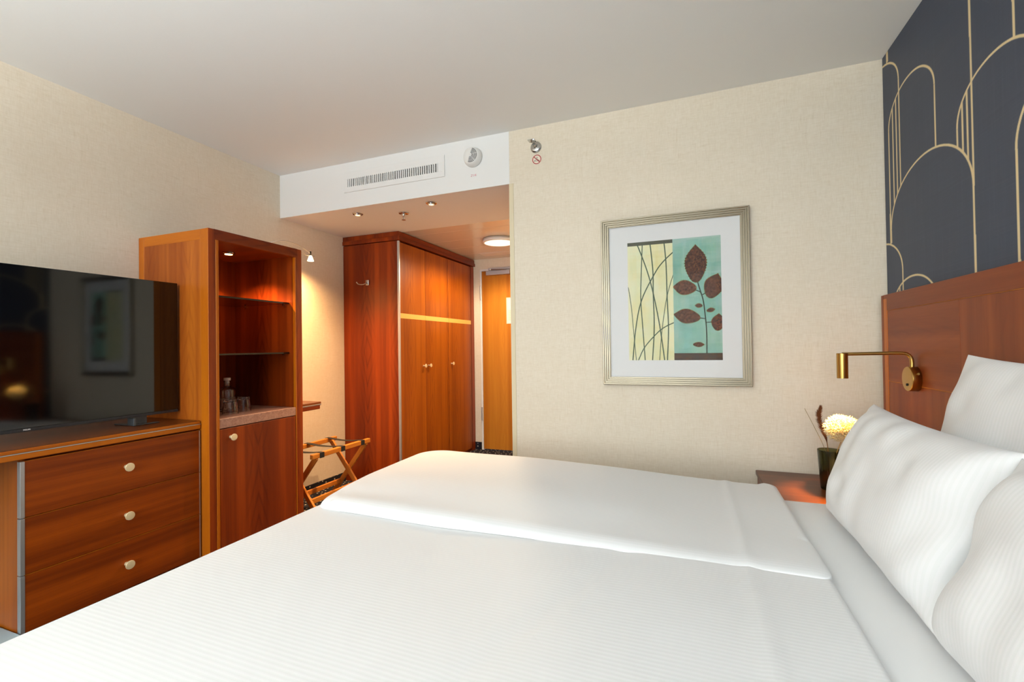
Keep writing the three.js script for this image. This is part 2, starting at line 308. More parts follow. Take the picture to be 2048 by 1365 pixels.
// ------------------------------------------------------------------ display cabinet
const CX = -2.276, CZ0 = -1.624, CZ1 = -2.231, CT = 1.789;
{
  const c = thing('display_cabinet', 'tall cherry cabinet with open lit niche, glass shelves and lower door', 'cabinet');
  const xb = XL + 0.002, zi0 = -1.68, zi1 = -2.179;
  // the near side: framed veneer panel
  const side = mesh('side_panel', bx(xb + 0.04, CX - 0.05, 0.02, CT - 0.055, CZ0 - 0.03, CZ0 - 0.0012), M.veneer, c);
  mesh('side_stile', bx(CX - 0.056, CX - 0.0005, 0.0, CT - 0.002, CZ0 - 0.0295, CZ0 + 0.0005, 0.002), M.edge, side);
  mesh('side_stile', bx(xb, xb + 0.045, 0.0, CT - 0.002, CZ0 - 0.0295, CZ0, 0.002), M.edge, side);
  mesh('side_rail', bx(xb + 0.046, CX - 0.057, CT - 0.056, CT - 0.002, CZ0 - 0.0295, CZ0, 0.002, 'x'), M.edge, side);
  mesh('inner_side', bx(xb, CX - 0.022, 0.05, CT - 0.03, zi0, CZ0 - 0.031), M.cherry, c);
  mesh('side_panel', bx(xb, CX - 0.022, 0.0, CT - 0.03, CZ1 + 0.001, zi1), M.cherry, c);
  mesh('back_panel', bx(xb, xb + 0.03, 0.05, CT - 0.03, zi1, zi0), M.cherry, c);
  mesh('top_panel', bx(xb, CX - 0.022, CT - 0.05, CT - 0.001, CZ1, CZ0 - 0.03, 0, 'x'), M.cherry, c);
  // front frame
  mesh('stile', bx(CX - 0.021, CX, 0.0, CT - 0.001, -1.663, CZ0 - 0.0005, 0.002), M.cherry, c);
  mesh('stile_lip', bx(CX - 0.021, CX + 0.002, 0.0, CT - 0.055, zi0, -1.6635, 0.003), M.edge, c);
  mesh('stile', bx(CX - 0.021, CX, 0.0, CT - 0.001, CZ1, zi1 - 0.006, 0.002), M.cherry, c);
  mesh('stile_lip', bx(CX - 0.021, CX + 0.001, 0.0, CT - 0.055, zi1 - 0.0058, zi1, 0.002), M.edge, c);
  mesh('top_rail', bx(CX - 0.021, CX + 0.0005, CT - 0.055, CT, zi1 - 0.02, -1.655, 0.002, 'z'), M.cherry, c);
  // stone-look counter, door, bottom
  mesh('counter', bx(xb + 0.03, CX - 0.003, 0.749, 0.80, zi1, zi0, 0.003), M.stone, c);
  const d = mesh('door', bx(CX - 0.022, CX - 0.002, 0.07, 0.745, zi1 + 0.003, zi0 - 0.003, 0.0015), M.cherry, c);
  knob(d, CX - 0.002, 0.698, -1.742, 0.018);
  mesh('plinth', bx(CX - 0.05, CX - 0.03, 0, 0.068, zi1, zi0), M.dark, c);
  for (const y of [1.452, 1.141]) {
    const s = mesh('glass_shelf', bx(xb + 0.031, -2.331, y - 0.008, y, zi1 + 0.002, zi0 - 0.002), M.pane, c);
    mesh('shelf_edge', bx(-2.3305, -2.326, y - 0.0085, y + 0.0005, zi1 + 0.002, zi0 - 0.002), M.paneEdge, s);
    for (const x of [-2.37, -2.70]) for (const z of [zi1, zi0]) mesh('shelf_pin', rod([x, y - 0.014, z + (z === zi1 ? -0.002 : 0.002)], [x, y - 0.014, z + (z === zi1 ? 0.012 : -0.012)], 0.0045), M.chrome, s);
  }
  const yc = CT - 0.05, lx = -2.53, lz = -1.93, l = mesh('niche_spotlight', lathe([[0.024, 0], [0.034, 0], [0.034, -0.006], [0.026, -0.012], [0.022, -0.004], [0.024, 0]], 32).translate(lx, yc, lz), M.chrome, c);
  mesh('lamp_face', cyl(0.02, 0.02, 0.003).translate(lx, yc - 0.0115, lz), std({ color: '#fff0d0', emissive: '#ffc27a', emissiveIntensity: 14 }), l);
  const s = new THREE.SpotLight(new THREE.Color(1, 0.55, 0.22), 8.0, 0, 1.1, 0.6, 2); s.position.set(lx, yc - 0.018, lz); s.target.position.set(lx, 0, lz); s.castShadow = true; scene.add(s, s.target);
}
// bottle and tumblers on the cabinet counter
{
  const b = thing('water_bottle', 'clear glass bottle with pale stopper standing behind the two tumblers', 'bottle');
  const R = 0.044, g = lathe([[0.0001, 0], [R - 0.004, 0], [R, 0.005], [R, 0.122], [R - 0.004, 0.134], [R - 0.016, 0.141], [0.018, 0.145], [0.0155, 0.15], [0.0155, 0.172], [0.0175, 0.174], [0.0175, 0.18], [0.0125, 0.18], [0.0125, 0.15], [0.016, 0.142], [R - 0.018, 0.137], [R - 0.007, 0.13], [R - 0.004, 0.12], [R - 0.004, 0.012], [0.0001, 0.009]], 40);
  mesh('body', g, M.glass, b);
  mesh('stopper', lathe([[0.0001, 0.165], [0.012, 0.165], [0.012, 0.181], [0.0185, 0.181], [0.0185, 0.195], [0.017, 0.197], [0.0001, 0.197]], 28), std({ color: '#d9c9bb', roughness: 0.5 }), b);
  b.position.set(-2.53, 0.8005, -1.915);
  const tum = (x, z, label) => {
    const n = 10, gs = [], pr = [[0.041, 0], [0.038, 0.04], [0.0365, 0.046], [0.031, 0.082], [0.029, 0.085], [0.0001, 0.085], [0.0001, 0.07], [0.026, 0.07], [0.028, 0.066], [0.0335, 0.04], [0.038, 0]];
    const gg = lathe(pr, n * 4), p = gg.attributes.position;
    for (let i = 0; i < p.count; i++) { const a = Math.atan2(p.getZ(i), p.getX(i)), y = p.getY(i), k = y < 0.05 ? 1 - 0.045 * (1 - Math.cos((a * n))) * 0.5 : 1; p.setX(i, p.getX(i) * k); p.setZ(i, p.getZ(i) * k); }
    gg.computeVertexNormals();
    const m = single('tumbler', gg, M.glass, label, 'glass', 'upturned tumblers on the cabinet counter'); m.position.set(x, 0.8005, z);
  };
  tum(-2.405, -1.838, 'upturned faceted glass tumbler in front of the bottle');
  tum(-2.445, -1.952, 'upturned faceted glass tumbler to the right of the bottle');
}
// ------------------------------------------------------------------ dresser with the long desk top
const DX = -2.332;
{
  const d = thing('dresser', 'long cherry dresser with three wide drawers under the television', 'dresser');
  const zl = -0.941, zr = CZ0 + 0.004, xb = XL + 0.002, zEnd = 1.2;
  mesh('carcass', bx(xb, DX - 0.03, 0.06, 0.756, zr, zl - 0.02), M.cherry, d);
  mesh('side_panel', bx(xb, DX - 0.02, 0, 0.757, zl - 0.0195, zl - 0.0005, 0.001), M.wardrobe, d);
  mesh('plinth', bx(xb, DX - 0.05, 0, 0.059, zr, zl - 0.02), M.dark, d);
  mesh('end_panel', bx(xb, DX - 0.03, 0, 0.757, zEnd - 0.04, zEnd - 0.01), M.wardrobe, d);
  const t = mesh('desk_top', bx(xb, DX - 0.004, 0.776, 0.801, zr, zEnd, 0.003, 'z'), M.top, d);
  mesh('front_lip', bx(DX - 0.03, DX, 0.76, 0.7815, zr, zEnd, 0.003, 'z'), M.edge, t);
  mesh('upper_lip', bx(DX - 0.03, DX - 0.002, 0.7855, 0.7985, zr, zEnd, 0.003, 'z'), M.edge, t);
  mesh('silver_inlay', bx(DX - 0.03, DX + 0.0008, 0.7818, 0.7852, zr, zEnd), M.alu, t);
  mesh('sub_top', bx(xb, DX - 0.031, 0.757, 0.7755, zr, zEnd, 0, 'z'), M.cherry, t);
  [[0.5405, 0.751], [0.3265, 0.5375], [0.11, 0.3235]].forEach(([a, b]) => {
    const f = mesh('drawer', bx(DX - 0.022, DX - 0.002, a, b, zr + 0.008, zl - 0.0135, 0.0015, 'z'), M.drawer, d);
    mesh('edge_strip', bx(DX - 0.022, DX - 0.0005, a, b, zl - 0.0132, zl, 0.001), M.alu, f);
    mesh('edge_strip', bx(DX - 0.022, DX - 0.0012, a, b, zr + 0.003, zr + 0.0077), M.alu, f);
    mesh('top_bead', bx(DX - 0.01, DX - 0.0012, b, b + 0.0012, zr + 0.008, zl - 0.0135), M.edge, f);
    knob(f, DX - 0.002, (a + b) / 2 + 0.003, -1.287, 0.0185);
  });
  // same top profile carried on past the cabinet as a wall shelf
  const s = thing('wall_shelf', 'short dark wood wall shelf with silver line right of the tall cabinet', 'shelf'), e = -2.45;
  mesh('shelf_top', bx(xb, DX - 0.004, 0.776, 0.801, e, CZ1 - 0.002, 0.003, 'z'), M.top, s);
  mesh('front_lip', bx(DX - 0.03, DX, 0.752, 0.7815, e + 0.012, CZ1 - 0.002, 0.006, 'z'), M.cherry, s);
  mesh('silver_inlay', bx(DX - 0.03, DX + 0.0008, 0.7818, 0.7862, e, CZ1 - 0.002), M.alu, s);
  mesh('sub_top', bx(xb, DX - 0.031, 0.752, 0.7755, e + 0.012, CZ1 - 0.002, 0.004, 'z'), M.cherry, s);
}
// low pale box on the floor in the knee space
{
  const b = thing('storage_box', 'pale blue-grey low box on the floor beside the drawers', 'box');
  mesh('body', bx(-2.75, -1.95, 0.001, 0.1, -0.93, -0.45, 0.006), std({ color: '#9fb2b8', roughness: 0.6 }), b);
  mesh('lid', bx(-2.76, -1.94, 0.1, 0.117, -0.938, -0.44, 0.005), std({ color: '#a9bcc2', roughness: 0.55 }), b);
}
// ------------------------------------------------------------------ television
{
  const t = thing('television', 'large flat black television standing on the dresser', 'television'), X = -2.49, zr = -1.611, zl = -0.49, y0 = 0.843, y1 = 1.513;
  mesh('housing', bx(X - 0.05, X - 0.002, y0 + 0.004, y1 - 0.003, zr + 0.004, zl - 0.004, 0.006), M.blackPlastic, t);
  mesh('screen', bx(X - 0.004, X, y0 + 0.013, y1, zr, zl, 0.0015), M.screen, t);
  const bz = mesh('bezel', bx(X - 0.01, X + 0.001, y0, y0 + 0.0125, zr, zl, 0.0015), std({ color: '#25272a', roughness: 0.4 }), t);
  const cv = document.createElement('canvas'); cv.width = 256; cv.height = 52; const g = cv.getContext('2d');
  g.fillStyle = '#25272a'; g.fillRect(0, 0, 256, 52); g.fillStyle = '#f2f2f0'; g.font = 'bold 50px sans-serif'; g.textBaseline = 'middle'; g.textAlign = 'center'; g.fillText('PHILIPS', 128, 28, 240);
  const ct = new THREE.CanvasTexture(cv); ct.colorSpace = THREE.SRGBColorSpace;
  const lg = new THREE.PlaneGeometry(0.03, 0.0075); lg.rotateY(Math.PI / 2); lg.translate(X + 0.0016, 0.8508, -1.024);
  mesh('logo', lg, std({ map: ct, roughness: 0.4 }), bz);
  for (const z of [-1.405, -0.70]) {
    const f = mesh('foot', merge([bx(X - 0.02, X + 0.012, 0.8025, 0.806, z - 0.11, z + 0.006, 0.001), bx(X - 0.03, X + 0.012, 0.8025, 0.838, z - 0.004, z + 0.006, 0.001), bx(X - 0.04, X - 0.02, 0.802, 0.86, z - 0.07, z + 0.004, 0.001), bx(X - 0.14, X + 0.012, 0.802, 0.8055, z - 0.03, z + 0.006, 0.001)]), std({ color: '#5b6266', metalness: 0.7, roughness: 0.4 }), t);
  }
}
// ------------------------------------------------------------------ wire lamp over the shelf
{
  const l = thing('wire_lamp', 'small halogen lamp on thin wire arms beside the tall cabinet', 'lamp'), B = [-2.6, 1.828, -2.634];
  mesh('wall_plate', cyl(0.035, 0.035, 0.018).rotateZ(Math.PI / 2).translate(XL + 0.01, 1.83, -2.30), M.chrome, l);
  mesh('wire_arm', tube([[XL + 0.018, 1.835, -2.30], [-2.72, 1.90, -2.36], [-2.63, 1.925, -2.44], [-2.6, 1.905, -2.54], [-2.598, 1.868, -2.63]], 0.0016, 40, 6), M.chrome, l);
  mesh('wire_arm', tube([[XL + 0.018, 1.825, -2.30], [-2.72, 1.885, -2.38], [-2.63, 1.892, -2.45], [-2.605, 1.868, -2.55], [-2.6, 1.845, -2.60]], 0.0016, 40, 6), M.chrome, l);
  mesh('cross_bar', rod([B[0] - 0.004, 1.848, B[2] + 0.042], [B[0] + 0.004, 1.856, B[2] - 0.035], 0.002), M.chrome, l);
  mesh('socket', rod([B[0], 1.846, B[2]], [B[0], 1.884, B[2]], 0.006), M.dark, l);
  mesh('bulb', lathe([[0.007, 0.026], [0.011, 0.02], [0.022, -0.012], [0.0225, -0.016], [0.0001, -0.014]], 28).translate(...B), std({ color: '#fff3dd', emissive: '#ffd9a8', emissiveIntensity: 6 }), l);
  const s = new THREE.SpotLight(new THREE.Color(1, 0.55, 0.22), 4.2, 0, 1.3, 0.7, 2); s.position.set(B[0], B[1] - 0.022, B[2]); s.target.position.set(B[0] - 0.25, 0.9, B[2]); s.castShadow = true; scene.add(s, s.target);
}
// ------------------------------------------------------------------ luggage rack
{
  const r = thing('luggage_rack', 'folding wooden luggage rack with black straps in front of the wardrobe', 'rack');
  const xn = -2.30, xf = -2.612, yt = 0.452, zr = -2.862, zl = -2.362;
  mesh('top_bar', bx(xn - 0.014, xn + 0.014, yt - 0.016, yt + 0.016, -2.90, -2.322, 0.004, 'z'), M.beech, r);
  mesh('top_bar', bx(xf - 0.014, xf + 0.014, yt - 0.016, yt + 0.016, -2.89, -2.335, 0.004, 'z'), M.beech, r);
  for (const z of [zr, zl]) {
    const i = z === zr ? 0.02 : -0.02;
    mesh('leg', bar([xf, yt - 0.012, z + i], [xn + 0.02, 0.012, z + i], 0.034, 0.018), M.beech, r);
    mesh('leg', bar([xn, yt - 0.012, z], [xf - 0.02, 0.012, z], 0.034, 0.018), M.beech, r);
  }
  const pn = [xf + (xn + 0.02 - xf) * 0.72, 0.44 * 0.28 + 0.01], pf = [xn - (xn - xf + 0.02) * 0.72, 0.44 * 0.28 + 0.01];
  mesh('stretcher', bx(pn[0] - 0.008, pn[0] + 0.01, pn[1] - 0.017, pn[1] + 0.017, zr + 0.03, zl - 0.03, 0.003, 'z'), M.beech, r);
  mesh('stretcher', bx(pf[0] - 0.01, pf[0] + 0.008, pf[1] - 0.017, pf[1] + 0.017, zr + 0.01, zl - 0.01, 0.003, 'z'), M.beech, r);
  for (const z of [-2.40, -2.60, -2.81]) {
    const w = 0.038, y = yt + 0.0175, pts = [];
    const sh = new THREE.Shape(); sh.moveTo(xf - 0.017, yt - 0.018); sh.lineTo(xf - 0.017, y); sh.lineTo(xf + 0.015, y); sh.quadraticCurveTo((xn + xf) / 2, y - 0.02, xn - 0.015, y); sh.lineTo(xn + 0.017, y); sh.lineTo(xn + 0.017, yt - 0.018);
    sh.lineTo(xn + 0.0145, yt - 0.018); sh.lineTo(xn + 0.0145, y - 0.002); sh.lineTo(xn - 0.015, y - 0.002); sh.quadraticCurveTo((xn + xf) / 2, y - 0.022, xf + 0.015, y - 0.002); sh.lineTo(xf - 0.0145, y - 0.002); sh.lineTo(xf - 0.0145, yt - 0.018); sh.closePath();
    const g = new THREE.ExtrudeGeometry(sh, { depth: w, bevelEnabled: false, curveSegments: 8 }); g.translate(0, 0, z - w / 2);
    mesh('strap', g, M.strap, r);
  }
}
// ------------------------------------------------------------------ fittings on bulkhead and ceiling
{
  const v = thing('air_vent', 'white air vent with a row of narrow slats on the bulkhead', 'vent'), z = ZB + 0.001;
  const x0 = -2.227, x1 = -1.428, y0 = 2.25, y1 = 2.389, a0 = -2.194, a1 = -1.475, b0 = 2.286, b1 = 2.34;
  for (const q of [[x0, x1, y0, b0], [x0, x1, b1, y1], [x0, a0, b0, b1], [a1, x1, b0, b1]]) mesh('frame', bx(...q, z, z + 0.008, 0.0012), M.whitePaint, v);
  const steel = std({ color: '#85878a', metalness: 0.5, roughness: 0.6 });
  for (const q of [[a0, a1, b0, b0 + 0.001, -2.9, z], [a0, a1, b1 - 0.001, b1, -2.9, z], [a0, a0 + 0.001, b0 + 0.001, b1 - 0.001, -2.9, z], [a1 - 0.001, a1, b0 + 0.001, b1 - 0.001, -2.9, z], [a0, a1, b0, b1, -2.9, -2.899]]) mesh('duct_wall', bx(...q), steel, v);
  const n = 44, p = (a1 - a0) / n, sg = bx(-0.0042, 0.0042, b0, b1, -0.003, 0.003), hg = bx(a0, a1, -0.0012, 0.0012, 0, 0.0015, 0, 'x');
  for (let i = 0; i < n; i++) { const s = mesh('slat', sg, M.whitePaint, v); s.position.set(a0 + (i + 0.5) * p, 0, z + 0.0045); s.rotation.y = (hash(i, 4, 9) < 0.3 ? 0.75 : 0.12) * 1; }
  for (let i = 0; i < 5; i++) { const s = mesh('cross_blade', hg, M.whitePaint, v); s.position.set(0, b0 + (i + 0.5) / 5 * (b1 - b0), z - 0.012); }
}
{
  const d = thing('smoke_detector', 'round white smoke detector on the bulkhead beside the air vent', 'detector'); d.position.set(-1.225, 2.338, ZB + 0.001);
  const rot = (g) => g.rotateX(Math.PI / 2);
  mesh('housing', rot(lathe([[0.0001, 0], [0.06, 0], [0.061, 0.012], [0.057, 0.018], [0.055, 0.03], [0.047, 0.045], [0.02, 0.052], [0.0001, 0.053]], 48)), M.whitePlastic, d);
  mesh('indicator', rot(lathe([[0.0001, 0.052], [0.007, 0.053], [0.006, 0.056], [0.0001, 0.057]], 20)), M.whitePlastic, d);
  const slotShade = std({ color: '#202020', roughness: 0.9 });
  for (let i = 0; i < 5; i++) { const r = 0.0145 + i * 0.0068; for (let k = 0; k < 3; k++) { const g = new THREE.TorusGeometry(r, 0.0018, 6, 18, 1.02); g.rotateZ(-Math.PI * 0.62 + k * 1.09); mesh('slot_shade_arc', g.translate(0, 0, r < 0.02 ? 0.053 - 0.05 * r : 0.052 - 0.26 * (r - 0.02)), slotShade, d); } }
}
{ // small red number printed under the detector
  const cv = document.createElement('canvas'); cv.width = 128; cv.height = 64; const g = cv.getContext('2d');
  g.fillStyle = '#e9e9e6'; g.fillRect(0, 0, 128, 64); g.fillStyle = '#c2405a'; g.font = '54px sans-serif'; g.textAlign = 'center'; g.textBaseline = 'middle'; g.fillText('21/4', 64, 34, 118);
  const t = new THREE.CanvasTexture(cv); t.colorSpace = THREE.SRGBColorSpace;
  const p = new THREE.BoxGeometry(0.044, 0.022, 0.0008); p.translate(-1.226, 2.229, ZB + 0.0016);
  single('number_sticker', p, std({ map: t, roughness: 0.6 }), 'tiny sticker with red number under the smoke detector', 'sticker');
}
function downlight(x, z, label) {
  const d = thing('downlight', label, 'downlight', 'recessed downlights in the entrance soffit'); d.position.set(x, SO, z);
  mesh('ring', lathe([[0.026, 0.0], [0.026, -0.004], [0.034, -0.007], [0.038, -0.003], [0.038, 0], [0.026, 0]], 36), M.chrome, d);
  mesh('gimbal', lathe([[0.018, -0.014], [0.0235, -0.012], [0.025, 0], [0.018, 0]], 32), M.chrome, d);
  mesh('lamp_face', lathe([[0.0001, -0.012], [0.018, -0.0115], [0.018, -0.004], [0.0001, -0.004]], 28), std({ color: '#fff0d8', emissive: '#ffd9a6', emissiveIntensity: 3.2 }), d);
  const s = new THREE.SpotLight(new THREE.Color(1, 0.62, 0.31), 11, 0, 0.85, 0.8, 2); s.position.set(x, SO - 0.02, z); s.target.position.set(x, 0, z); s.castShadow = true; scene.add(s, s.target);
}
downlight(-2.225, -2.706, 'recessed downlight in the soffit left of the sprinkler');
downlight(-1.606, -2.70, 'recessed downlight in the soffit right of the sprinkler');
{
  const s = thing('ceiling_sprinkler', 'chrome sprinkler head hanging from the soffit between the downlights', 'sprinkler'); s.position.set(-1.912, SO, -2.825);
  mesh('rosette', lathe([[0.0001, 0], [0.037, 0], [0.034, -0.006], [0.016, -0.009], [0.0001, -0.009]], 32), M.chrome, s);
  mesh('body', lathe([[0.012, -0.008], [0.012, -0.02], [0.008, -0.024], [0.0001, -0.024]], 20), M.chrome, s);
  mesh('bulb_arm', merge([rod([0.007, -0.02, 0], [0.003, -0.046, 0], 0.0018), rod([-0.007, -0.02, 0], [-0.003, -0.046, 0], 0.0018), rod([0, -0.02, 0], [0, -0.05, 0], 0.0016)]), M.chrome, s);
  mesh('deflector', cyl(0.015, 0.015, 0.002, 24).translate(0, -0.05, 0), M.chrome, s);
}
{ // round hall lamp
  const l = thing('ceiling_lamp', 'round glowing white ceiling lamp in front of the entrance door', 'lamp'), x = -1.60, z = -3.88; l.position.set(x, SO + 0.004, z);
  mesh('rim', lathe([[0.0001, 0], [0.15, 0], [0.15, -0.03], [0.146, -0.036], [0.134, -0.037], [0.134, -0.03], [0.0001, -0.03]], 56), M.whitePlastic, l);
  mesh('diffuser', lathe([[0.0001, -0.041], [0.1, -0.0405], [0.133, -0.036], [0.133, -0.031], [0.0001, -0.031]], 56), std({ color: '#ffffff', emissive: '#ffe9cc', emissiveIntensity: 1.6 }), l);
  const a = new THREE.SpotLight(new THREE.Color(1, 0.77, 0.5), 9.0, 0, 1.45, 0.25, 2); a.position.set(x, SO - 0.05, z); a.target.position.set(x, 0, z); a.castShadow = true; a.shadow.radius = 5; scene.add(a, a.target);
}
{
  const v = thing('ceiling_vent', 'narrow slatted exhaust vent in the hall ceiling above the entrance door', 'vent');
  mesh('frame', bx(-2.05, -1.3, SO - 0.002, SO + 0.004, -4.53, -4.38, 0.001), M.panelWhite, v);
  for (let i = 0; i < 7; i++) mesh('slat', bx(-2.03, -1.32, SO - 0.006, SO - 0.002, -4.518 + i * 0.019, -4.507 + i * 0.019, 0.001), M.panelWhite, v);
}
// ------------------------------------------------------------------ on the picture wall
{
  const s = thing('wall_sprinkler', 'chrome sprinkler head on the beige wall above the round sign', 'sprinkler'), x = -0.816, y = 2.335; s.position.set(x, y, ZB);
  mesh('rosette', lathe([[0.0001, 0], [0.034, 0], [0.032, 0.008], [0.018, 0.013], [0.0001, 0.013]], 36).rotateX(Math.PI / 2), M.chrome, s);
  mesh('body', rod([0, 0, 0.01], [0, 0.004, 0.04], 0.011, 0.009), M.chrome, s);
  mesh('deflector', merge([bx(-0.03, 0.012, 0.018, 0.021, 0.03, 0.075, 0.001), rod([0.006, 0.004, 0.036], [0.004, 0.02, 0.06], 0.002), rod([-0.006, 0.004, 0.036], [-0.006, 0.02, 0.06], 0.002)]), M.chrome, s);
  const cv = document.createElement('canvas'); cv.width = cv.height = 256; const g = cv.getContext('2d');
  g.fillStyle = '#eadfcb'; g.fillRect(0, 0, 256, 256);
  g.strokeStyle = '#2a2a2a'; g.lineWidth = 9; g.lineJoin = 'round'; g.beginPath(); g.moveTo(118, 84); g.quadraticCurveTo(128, 62, 142, 78); g.quadraticCurveTo(148, 96, 128, 104); g.lineTo(128, 118); g.lineTo(52, 168); g.lineTo(204, 168); g.lineTo(128, 118); g.stroke();
  g.strokeStyle = '#a8141f'; g.lineWidth = 20; g.beginPath(); g.arc(128, 128, 112, 0, 7); g.stroke(); g.beginPath(); g.moveTo(50, 50); g.lineTo(206, 206); g.stroke();
  const t = new THREE.CanvasTexture(cv); t.colorSpace = THREE.SRGBColorSpace;
  const d = new THREE.CylinderGeometry(0.029, 0.029, 0.002, 40); d.rotateX(Math.PI / 2);
  const p = d.attributes.position, uv = d.attributes.uv; for (let i = 0; i < p.count; i++) uv.setXY(i, 0.5 + p.getX(i) / 0.058, 0.5 + p.getY(i) / 0.058);
  d.translate(-0.812, 2.262, ZB + 0.001);
  single('no_hanger_sign', d, std({ map: t, roughness: 0.5 }), 'round red sign with a struck-out clothes hanger on the wall', 'sign');
}
// framed print
{
  const f = thing('framed_picture', 'silver framed botanical print hanging on the beige wall', 'picture'), x0 = -0.437, x1 = 0.300, y0 = 0.9415, y1 = 1.8465, zb = ZB + 0.003;
  const prof = [[0, 0], [0, 0.026]]; for (let k = 0; k < 4; k++) { const t = k * 0.0103, h = 0.03 - k * 0.0028; prof.push([t + 0.0015, h - 0.001], [t + 0.003, h], [t + 0.0062, h], [t + 0.0078, h - 0.0015], [t + 0.0082, h - 0.008], [t + 0.0101, h - 0.008]); } prof.push([0.0425, 0.012]);
  const rail = (side) => {
    const pos = [], corner = (t, e) => side === 0 ? [e ? x1 - t : x0 + t, y1 - t] : side === 1 ? [x1 - t, e ? y0 + t : y1 - t] : side === 2 ? [e ? x0 + t : x1 - t, y0 + t] : [x0 + t, e ? y1 - t : y0 + t];
    for (let i = 0; i < prof.length - 1; i++) {
      const [t0, d0] = prof[i], [t1, d1] = prof[i + 1], A = [...corner(t0, 0), zb + d0], B = [...corner(t0, 1), zb + d0], C = [...corner(t1, 1), zb + d1], D = [...corner(t1, 0), zb + d1];
      pos.push(...A, ...D, ...C, ...A, ...C, ...B);
    }
    const g = new THREE.BufferGeometry(); g.setAttribute('position', new THREE.Float32BufferAttribute(pos, 3)); g.setAttribute('uv', new THREE.Float32BufferAttribute(new Float32Array(pos.length / 3 * 2), 2)); g.computeVertexNormals(); return g;
  };
  const silver = std({ color: '#a39a86', metalness: 1, roughness: 0.32 });
  for (let i = 0; i < 4; i++) mesh('frame_rail', rail(i), silver, f);
  mesh('mat_board', bx(x0 + 0.03, x1 - 0.03, y0 + 0.03, y1 - 0.03, zb + 0.002, zb + 0.009), std({ color: '#dcdddc', roughness: 0.8 }), f);
  // the print: pale reeds on the left, brown leaves on teal on the right
  const W = 664, H = 868, cv = document.createElement('canvas'); cv.width = W; cv.height = H; const g = cv.getContext('2d');
  const sp = 332;
  g.fillStyle = '#e3e0b9'; g.fillRect(0, 0, sp, H);
  for (let i = 0; i < 420; i++) { g.fillStyle = ['rgba(232,224,176,0.10)', 'rgba(200,210,170,0.10)', 'rgba(214,196,120,0.09)', 'rgba(225,230,205,0.12)'][i % 4]; const w = 20 + rnd() * 110, h = 20 + rnd() * 160; g.fillRect(Math.min(rnd() * sp, sp - w), rnd() * H, w, h); }
  g.save(); g.beginPath(); g.rect(sp, 0, W - sp, H); g.clip();
  g.fillStyle = '#a2beb3'; g.fillRect(sp, 0, W - sp, H);
  for (let i = 0; i < 520; i++) { g.fillStyle = ['rgba(110,170,140,0.10)', 'rgba(120,180,185,0.10)', 'rgba(90,140,120,0.10)', 'rgba(150,190,150,0.08)'][i % 4]; g.fillRect(sp - 40 + rnd() * (W - sp), rnd() * H, 15 + rnd() * 100, 15 + rnd() * 140); }
  g.fillStyle = '#4c3d33'; g.fillRect(sp, 818, W, 60);
  for (let i = 0; i < 60; i++) { g.fillStyle = ['rgba(90,60,40,.3)', 'rgba(60,70,60,.3)', 'rgba(120,80,40,.25)'][i % 3]; g.fillRect(sp + rnd() * 330, 818 + rnd() * 44, 10 + rnd() * 40, 5 + rnd() * 14); }
  g.strokeStyle = '#333a2c'; g.lineWidth = 7; g.lineCap = 'round';
  const path = (pts, w) => { g.lineWidth = w; g.beginPath(); g.moveTo(...pts[0]); for (let i = 1; i < pts.length - 1; i++) g.quadraticCurveTo(pts[i][0], pts[i][1], (pts[i][0] + pts[i + 1][0]) / 2, (pts[i][1] + pts[i + 1][1]) / 2); g.lineTo(...pts.at(-1)); g.stroke(); };
  path([[505, 322], [520, 380], [540, 440], [552, 560], [560, 660], [558, 818]], 8);
  path([[492, 375], [512, 382], [522, 392]], 6); path([[536, 408], [548, 402], [556, 398]], 6); path([[516, 572], [540, 574], [556, 582]], 6); path([[560, 604], [580, 602], [600, 604]], 6);
  const leaf = (cx, cy, L, Wd, a, c1) => {
    g.save(); g.translate(cx, cy); g.rotate(a); g.beginPath();
    const n = 40; for (let i = 0; i <= n * 2; i++) { const s = i <= n ? i / n : 2 - i / n, sg = i <= n ? 1 : -1, y = (s - 0.5) * L, w = Wd / 2 * Math.pow(Math.sin(Math.PI * Math.pow(s, 0.95)), 1.15 - 0.65 * s) * (1 + 0.05 * Math.sin(i * 2.3)); i ? g.lineTo(sg * w, y) : g.moveTo(0, y); }
    g.closePath(); g.strokeStyle = 'rgba(120,130,50,.5)'; g.lineWidth = 5; g.stroke(); g.fillStyle = c1; g.fill(); g.clip();
    for (let i = 0; i < L * 5; i++) { g.fillStyle = ['rgba(112,64,38,.4)', 'rgba(46,34,30,.5)', 'rgba(88,58,44,.4)', 'rgba(165,112,66,.22)'][i % 4]; g.fillRect((rnd() - 0.5) * Wd, (rnd() - 0.5) * L, 2 + rnd() * 12, 2 + rnd() * 12); }
    g.restore();
  };
  leaf(492, 186, 270, 152, 0.0, '#513328'); leaf(412, 352, 168, 104, -1.45, '#6a3d28'); leaf(612, 350, 180, 130, 0.35, '#56301f');
  leaf(424, 556, 190, 102, -1.4, '#5e3a2c'); leaf(638, 604, 120, 92, 0.1, '#70392a'); leaf(508, 484, 52, 30, -1.5, '#5a3528'); leaf(590, 518, 58, 30, 1.4, '#7a5a25'); leaf(504, 758, 78, 34, 1.6, '#5c3528');
  g.restore();
  g.save(); g.beginPath(); g.rect(0, 0, sp, H); g.clip();
  g.fillStyle = '#56584a'; g.fillRect(0, 0, sp, 26); g.strokeStyle = '#4a5c4a'; g.lineCap = 'round';
  path([[75, 20], [110, 110], [160, 260], [200, 440], [235, 640], [262, 868]], 8);
  path([[112, 22], [106, 130], [100, 260], [92, 410], [104, 600], [120, 868]], 7);
  path([[170, 22], [180, 120], [190, 240], [186, 400], [194, 620], [174, 868]], 8);
  path([[272, 22], [284, 140], [286, 280], [288, 450], [296, 640], [282, 868]], 8);
